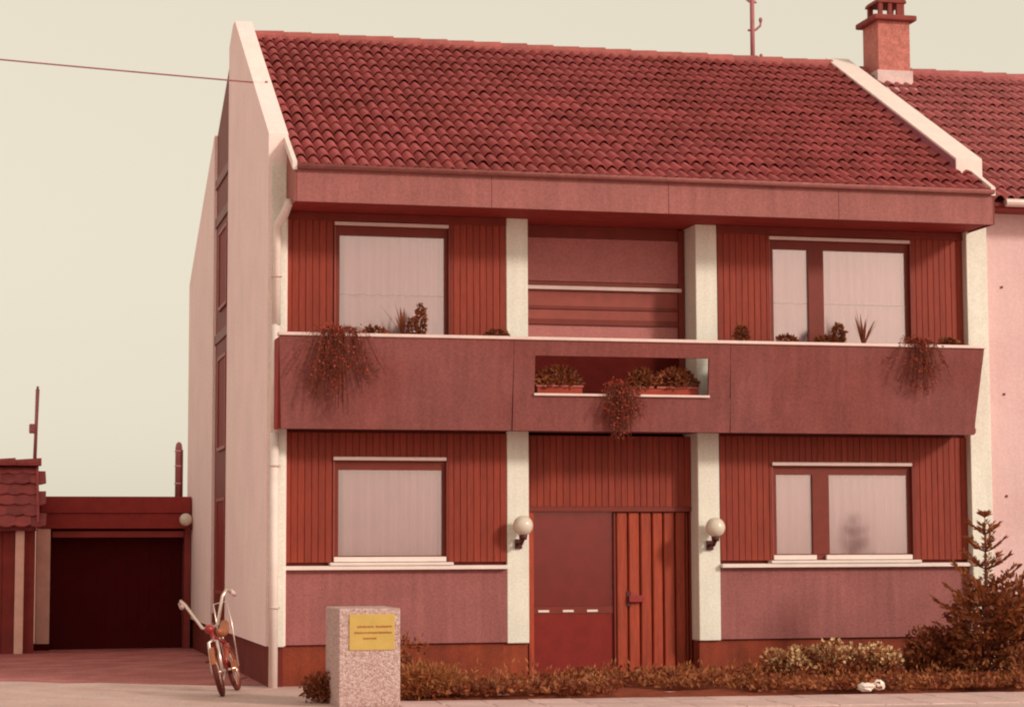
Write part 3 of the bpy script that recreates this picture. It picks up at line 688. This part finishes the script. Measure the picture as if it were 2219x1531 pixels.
# flue standing on the garage roof, by the house corner
fl_ = thing('flue_pipe', (-.34, 11.6, 2.455), 'slim dark flue pipe with rounded cap standing on the garage roof', 'pipe')
MB().tube([(0,0,0), (0,0,.90), (0,0,.97), (0,0,1.0)], [.062,.062,.048,.018], 14).build('pipe', 'mast', fl_, True)
MB().tube([(.05,-.05,0), (.05,-.05,.86)], .022, 8).build('bracket', 'hood', fl_, True)
for z in (.28, .58, .84): MB().torus((0,0,z), .066, .012, (0,0,1), 18, 6).build('clamp', 'metal', fl_, True)

# ------------------------------------------------------------------ balcony plants
def potted(name, loc, label, cat, group=None, pot=(.10,.14), potm='pot'):
    t = thing(name, loc, label, cat, group); r_, h_ = pot
    MB().tube([(0,0,0), (0,0,h_*.85), (0,0,h_)], [r_*.75, r_*.95, r_], 14).build('pot', potm, t, True); return t
def spiky(loc, label, n, L, seed, spread=.7, group=None):
    t = potted('spiky_plant', loc, label, 'plant', group, (.085, .12)); rg = random.Random(seed); lv = MB()
    for k in range(n):
        a = 2*math.pi*k/n+rg.uniform(-.3,.3); l_ = L*rg.uniform(.55, 1.05); tl = spread*rg.uniform(.15, 1)
        d = Vector((math.cos(a)*math.sin(tl), math.sin(a)*math.sin(tl)*.6, math.cos(tl))); s_ = d.cross(Vector((0,0,1))).normalized() if abs(d.z) < .99 else Vector((1,0,0))
        b0 = Vector((0,0,.10)); m1 = b0+d*l_*.5+Vector((0,0,.02)); e1 = b0+d*l_
        w = .020; lv.add([b0-s_*w*.7, b0+s_*w*.7, m1+s_*w, m1-s_*w, e1], [(0,1,2,3), (3,2,4)])
    lv.build('leaves', 'leafdark', t); return t
def bushy(loc, label, rad, n, seed, m='leafdark', size=.05, group=None):
    t = potted('potted_plant', loc, label, 'plant', group, (.09, .11)); rg = random.Random(seed); lv = MB(); st = MB()
    st.tube([(0,0,.08), (0,0,.11+rad[2])], [.012,.006], 6)
    grow_leaves(lv, (0,0,.10+rad[2]*.9), rad, n, size, rg, .5, .4)
    lv.build('foliage', m, t); st.build('stem', 'bark', t); return t
def trailing(loc, label, wx, drop, n, seed, m='trail', up_=.12, y_over=-.30, top=.1):
    t = potted('trailing_plant', loc, label, 'plant', 'plants trailing over the balcony', (.09, .09)); rg = random.Random(seed); lv = MB(); st = MB()
    for k in range(n):
        x = rg.gauss(0, wx*.42); x = max(-wx, min(wx, x)); f = 1-(abs(x)/wx)**1.4*.6; dl = drop*f*rg.uniform(.3, 1.05)
        x0 = x*.55; oy = y_over+rg.uniform(-.05, .02)
        pts_ = [Vector((x0*.2, -.02, top)), Vector((x0*.7, -.12, top+up_*rg.uniform(.3, 1))), Vector((x0, oy+.04, top+.06*rg.random())), Vector((x0+(x-x0)*.5, oy-.02, top-.12-dl*.4)), Vector((x, oy+.03+rg.uniform(-.03,.02), top-.12-dl))]
        st.tube(pts_, .004, 4, False)
        for q in range(int(10+24*dl)):
            s_ = rg.uniform(.15, 1)*4; i = min(3, int(s_)); p_ = pts_[i].lerp(pts_[i+1], s_-i)
            lv.leaf(p_+Vector((rg.gauss(0,.022), rg.gauss(0,.018)-.006, rg.gauss(0,.02))), rg.uniform(.022,.045), rg, None, .55)
    st.build('stems', 'bark', t); lv.build('foliage', m, t); return t
ys_ = YT+.235
trailing((.55, ys_, 4.051), 'wide reddish plant trailing over the parapet below the single-pane upstairs window', .70, .85, 84, 51)
trailing((8.02, ys_, 4.051), 'reddish plant trailing over the parapet below the two-pane upstairs window', .46, .55, 48, 52)
trailing((4.05, -.40, 3.431), 'reddish plant hanging out of the balcony opening down past its lower edge', .36, .52, 80, 53, top=.12, y_over=-.345)
spiky((1.38, ys_, 4.051), 'spiky leaved pot plant before the single-pane upstairs window', 9, .58, 61, .9)
bushy((1.60, ys_+.02, 4.051), 'upright dark cactus-like pot plant before the single-pane upstairs window', (.055,.055,.22), 420, 62, size=.05)
bushy((1.49, ys_-.02, 4.051), 'small dark pot plant between the spiky one and the upright one', (.06,.05,.12), 240, 63)
for i, (x, lb) in enumerate(((2.55, 'low dark pot plant on the balcony just before the column near the single-pane window'), (5.72, 'pointed dark pot plant on the balcony beside the column near the two-pane window'), (1.02, 'low tufted pot plant at the edge of the wide trailing plant'), (6.32, 'low tufted pot plant below the narrow pane of the upstairs window'), (6.85, 'low leafy pot plant before the mullion of the upstairs window'), (8.55, 'low tufted pot plant at the outer end of the balcony'))):
    bushy((x, ys_, 4.051), lb, (.15 if i != 1 else .08, .07, .06 if i != 1 else .13), 330, 70+i, size=.055)
bushy((7.03, ys_, 4.051), 'stout upright dark pot plant before the wide upstairs pane', (.075,.06,.15), 460, 81)
spiky((7.36, ys_, 4.051), 'spiky leaved pot plant before the wide upstairs pane', 11, .55, 82, .95)
for i, (x, lb) in enumerate(((3.35, 'terracotta flower box at the column side of the balcony opening near the single-pane window'), (3.98, 'terracotta flower box half hidden by the hanging plant'), (4.86, 'terracotta flower box with pale rim at the boarded-door side of the balcony opening'))):
    t = thing('flower_box', (x, -.40, 3.431), lb, 'flower box', 'flower boxes in the balcony opening')
    if i == 1: t.location.x = 4.42; 
    w = .29 if i != 1 else .17
    bevel(MB().box(-w, w, -.085, .085, 0, .16).build('trough', 'pot', t), .01)
    MB().box(-w-.01, w+.01, -.10, -.086, .15, .172).build('rim', 'ridgetile', t)
    lv = MB(); rg = random.Random(90+i); grow_leaves(lv, (0,0,.20), (w*1.05,.12,.20), 700, .065, rg, .45, .3, -.3)
    lv.build('foliage', 'leaf', t)

# ------------------------------------------------------------------ concrete block with a yellow plate
bl = thing('concrete_block', (.455, -3.13, -.05), 'upright washed-aggregate concrete block with a yellow plate at the bed corner', 'block', rz=0)
bevel(MB().box(-.327, .327, -.47, .47, 0, 1.028).build('body', 'aggregate', bl), .014, 3)
pl = bevel(MB().box(-.219, .264, -.482, -.471, .594, .97).build('name_plate', 'plate', bl), .004)
ink = MB(); rg = random.Random(2)
def line(x0, x1, z, gaps=()):
    x = x0
    while x < x1:
        w = rg.uniform(.010, .019)
        if not any(a < x < b_ for a, b_ in gaps): ink.box(x, x+w*.7, -.4845, -.4821, z-rg.uniform(.006,.012), z+rg.uniform(.006,.013))
        x += w
line(-.135, .225, .838, ((.035, .06),)); line(-.165, .225, .775); line(-.07, .065, .715)
tag(ink.build('lettering', 'ink', pl), kind='stuff')
# crumpled scrap at the kerb of the bed
cp = thing('crumpled_paper', (6.22, -3.27, .02), 'crumpled white paper lying at the front edge of the bed', 'litter')
for nm, c, s_ in (('scrap', (-.06,0,.02), (.13,.09,.055)), ('scrap', (.10,.02,.035), (.075,.07,.065))):
    b_ = MB().ball((0,0,0), 1, 9, 7); rg = random.Random(int(c[0]*100))
    b_.v = [(c[0]+v[0]*s_[0]*rg.uniform(.65,1.15), c[1]+v[1]*s_[1]*rg.uniform(.65,1.15), c[2]+v[2]*s_[2]*rg.uniform(.6,1.1)) for v in b_.v]; b_.build(nm, 'paper', cp)

# ------------------------------------------------------------------ bicycle with a high handlebar, leaning on its stand
fr, re_ = Vector((-.867, -1.50, 0)), Vector((-.586, -.50, 0)); dvec = (fr-re_).normalized()
bk = thing('bicycle', (re_.x, re_.y, -.05), 'small bicycle with high curved handlebars parked at the house corner', 'bicycle')
bk.rotation_euler = (Matrix.Rotation(math.atan2(dvec.y, dvec.x), 4, 'Z') @ Matrix.Rotation(R(14), 4, 'X')).to_euler()
wr = .275; WB = 1.02
def wheel(x, turn=0):
    a = Vector((math.sin(-turn), math.cos(turn), 0))
    w = MB().torus((x,0,wr), wr-.028, .030, a, 40, 8).build('wheel', 'tyre', bk, True)
    MB().torus((x,0,wr), wr-.062, .014, a, 36, 6).build('rim', 'rust', w, True)
    sp = MB(); f_ = a.cross(Vector((0,0,1)))
    for i in range(20):
        t = 2*math.pi*i/20; d = f_*math.cos(t)+Vector((0,0,1))*math.sin(t); c = Vector((x,0,wr))
        sp.tube([c+a*.025*(1 if i % 2 else -1), c+d*(wr-.055)], .0025, 4, False)
    sp.build('spokes', 'chrome', w); MB().tube([Vector((x,0,wr))-a*.05, Vector((x,0,wr))+a*.05], .022, 10).build('hub', 'chrome', w, True)
    mg = MB(); S = 14
    for i in range(S+1):
        t = R(20)+R(150)*i/S; d = f_*math.cos(t)+Vector((0,0,1))*math.sin(t); c = Vector((x,0,wr))+d*(wr+.02)
        mg.v += [tuple(c-a*.03-d*.012), tuple(c), tuple(c+a*.03-d*.012)]
    for i in range(S): q = 3*i; mg.f += [(q,q+1,q+4,q+3), (q+1,q+2,q+5,q+4)]
    mg.build('mudguard', 'rust', bk, True)
wheel(0); wheel(WB, R(6))
MB().tube([(.38,0,.27), (.20,0,.62)], .016, 8).tube([(.38,0,.27), (.82,0,.62)], .018, 8).tube([(.22,0,.58), (.80,0,.70)], .016, 8).tube([(0,.05,wr), (.38,.03,.27)], .010, 6).tube([(0,-.05,wr), (.38,-.03,.27)], .010, 6).tube([(0,.05,wr), (.21,.02,.60)], .009, 6).tube([(0,-.05,wr), (.21,-.02,.60)], .009, 6).tube([(.83,0,.58), (.79,0,.76)], .022, 10).build('frame', 'redpaint', bk, True)
MB().tube([(WB,.055,wr), (.86,.05,.62), (.84,.0,.64)], .019, 8).tube([(WB,-.055,wr), (.86,-.05,.62), (.84,0,.64)], .019, 8).build('fork', 'chrome', bk, True)
MB().tube([(.66,.30,1.13), (.76,.27,1.16), (.81,.22,1.10), (.81,.09,.80), (.80,.0,.77), (.81,-.09,.80), (.81,-.22,1.10), (.76,-.27,1.16), (.66,-.30,1.13)], .019, 8).build('handlebar', 'chrome', bk, True)
for s_ in (1, -1): MB().tube([(.67,.298*s_,1.132), (.55,.315*s_,1.09)], .028, 8).build('grip', 'flashing', bk, True)
MB().tube([(-.14,0,.80), (.0,0,.72), (.22,0,.70), (.38,0,.73)], [.05,.065,.055,.03], 10).build('seat', 'rust', bk, True)
MB().tube([(0,.07,wr), (-.12,.09,.80), (-.16,.08,1.05), (-.16,-.08,1.05), (-.12,-.09,.80), (0,-.07,wr)], .009, 6).build('backrest_bar', 'chrome', bk, True)
MB().tube([(.20,0,.60), (.19,0,.69)], .014, 8).build('seat_post', 'chrome', bk, True)
MB().ball((.90,0,.77), .055, 14, 10).build('headlight', 'redpaint', bk, True)
MB().tube([(.38,-.10,.27), (.38,.10,.27)], .014, 8).tube([(.38,.10,.27), (.30,.11,.13)], .010, 6).tube([(.38,-.10,.27), (.46,-.11,.41)], .010, 6).build('crank', 'chrome', bk, True)
box('pedal', 'tyre', bk, .25, .34, .11, .20, .115, .14); box('pedal', 'tyre', bk, .42, .51, -.20, -.11, .40, .425)
bevel(MB().box(.02, .40, .055, .068, .22, .36).build('chain_guard', 'rust', bk), .01)
MB().tube([(.30,-.03,.26), (.24,-.19,.02)], .010, 6).build('kickstand', 'chrome', bk, True)
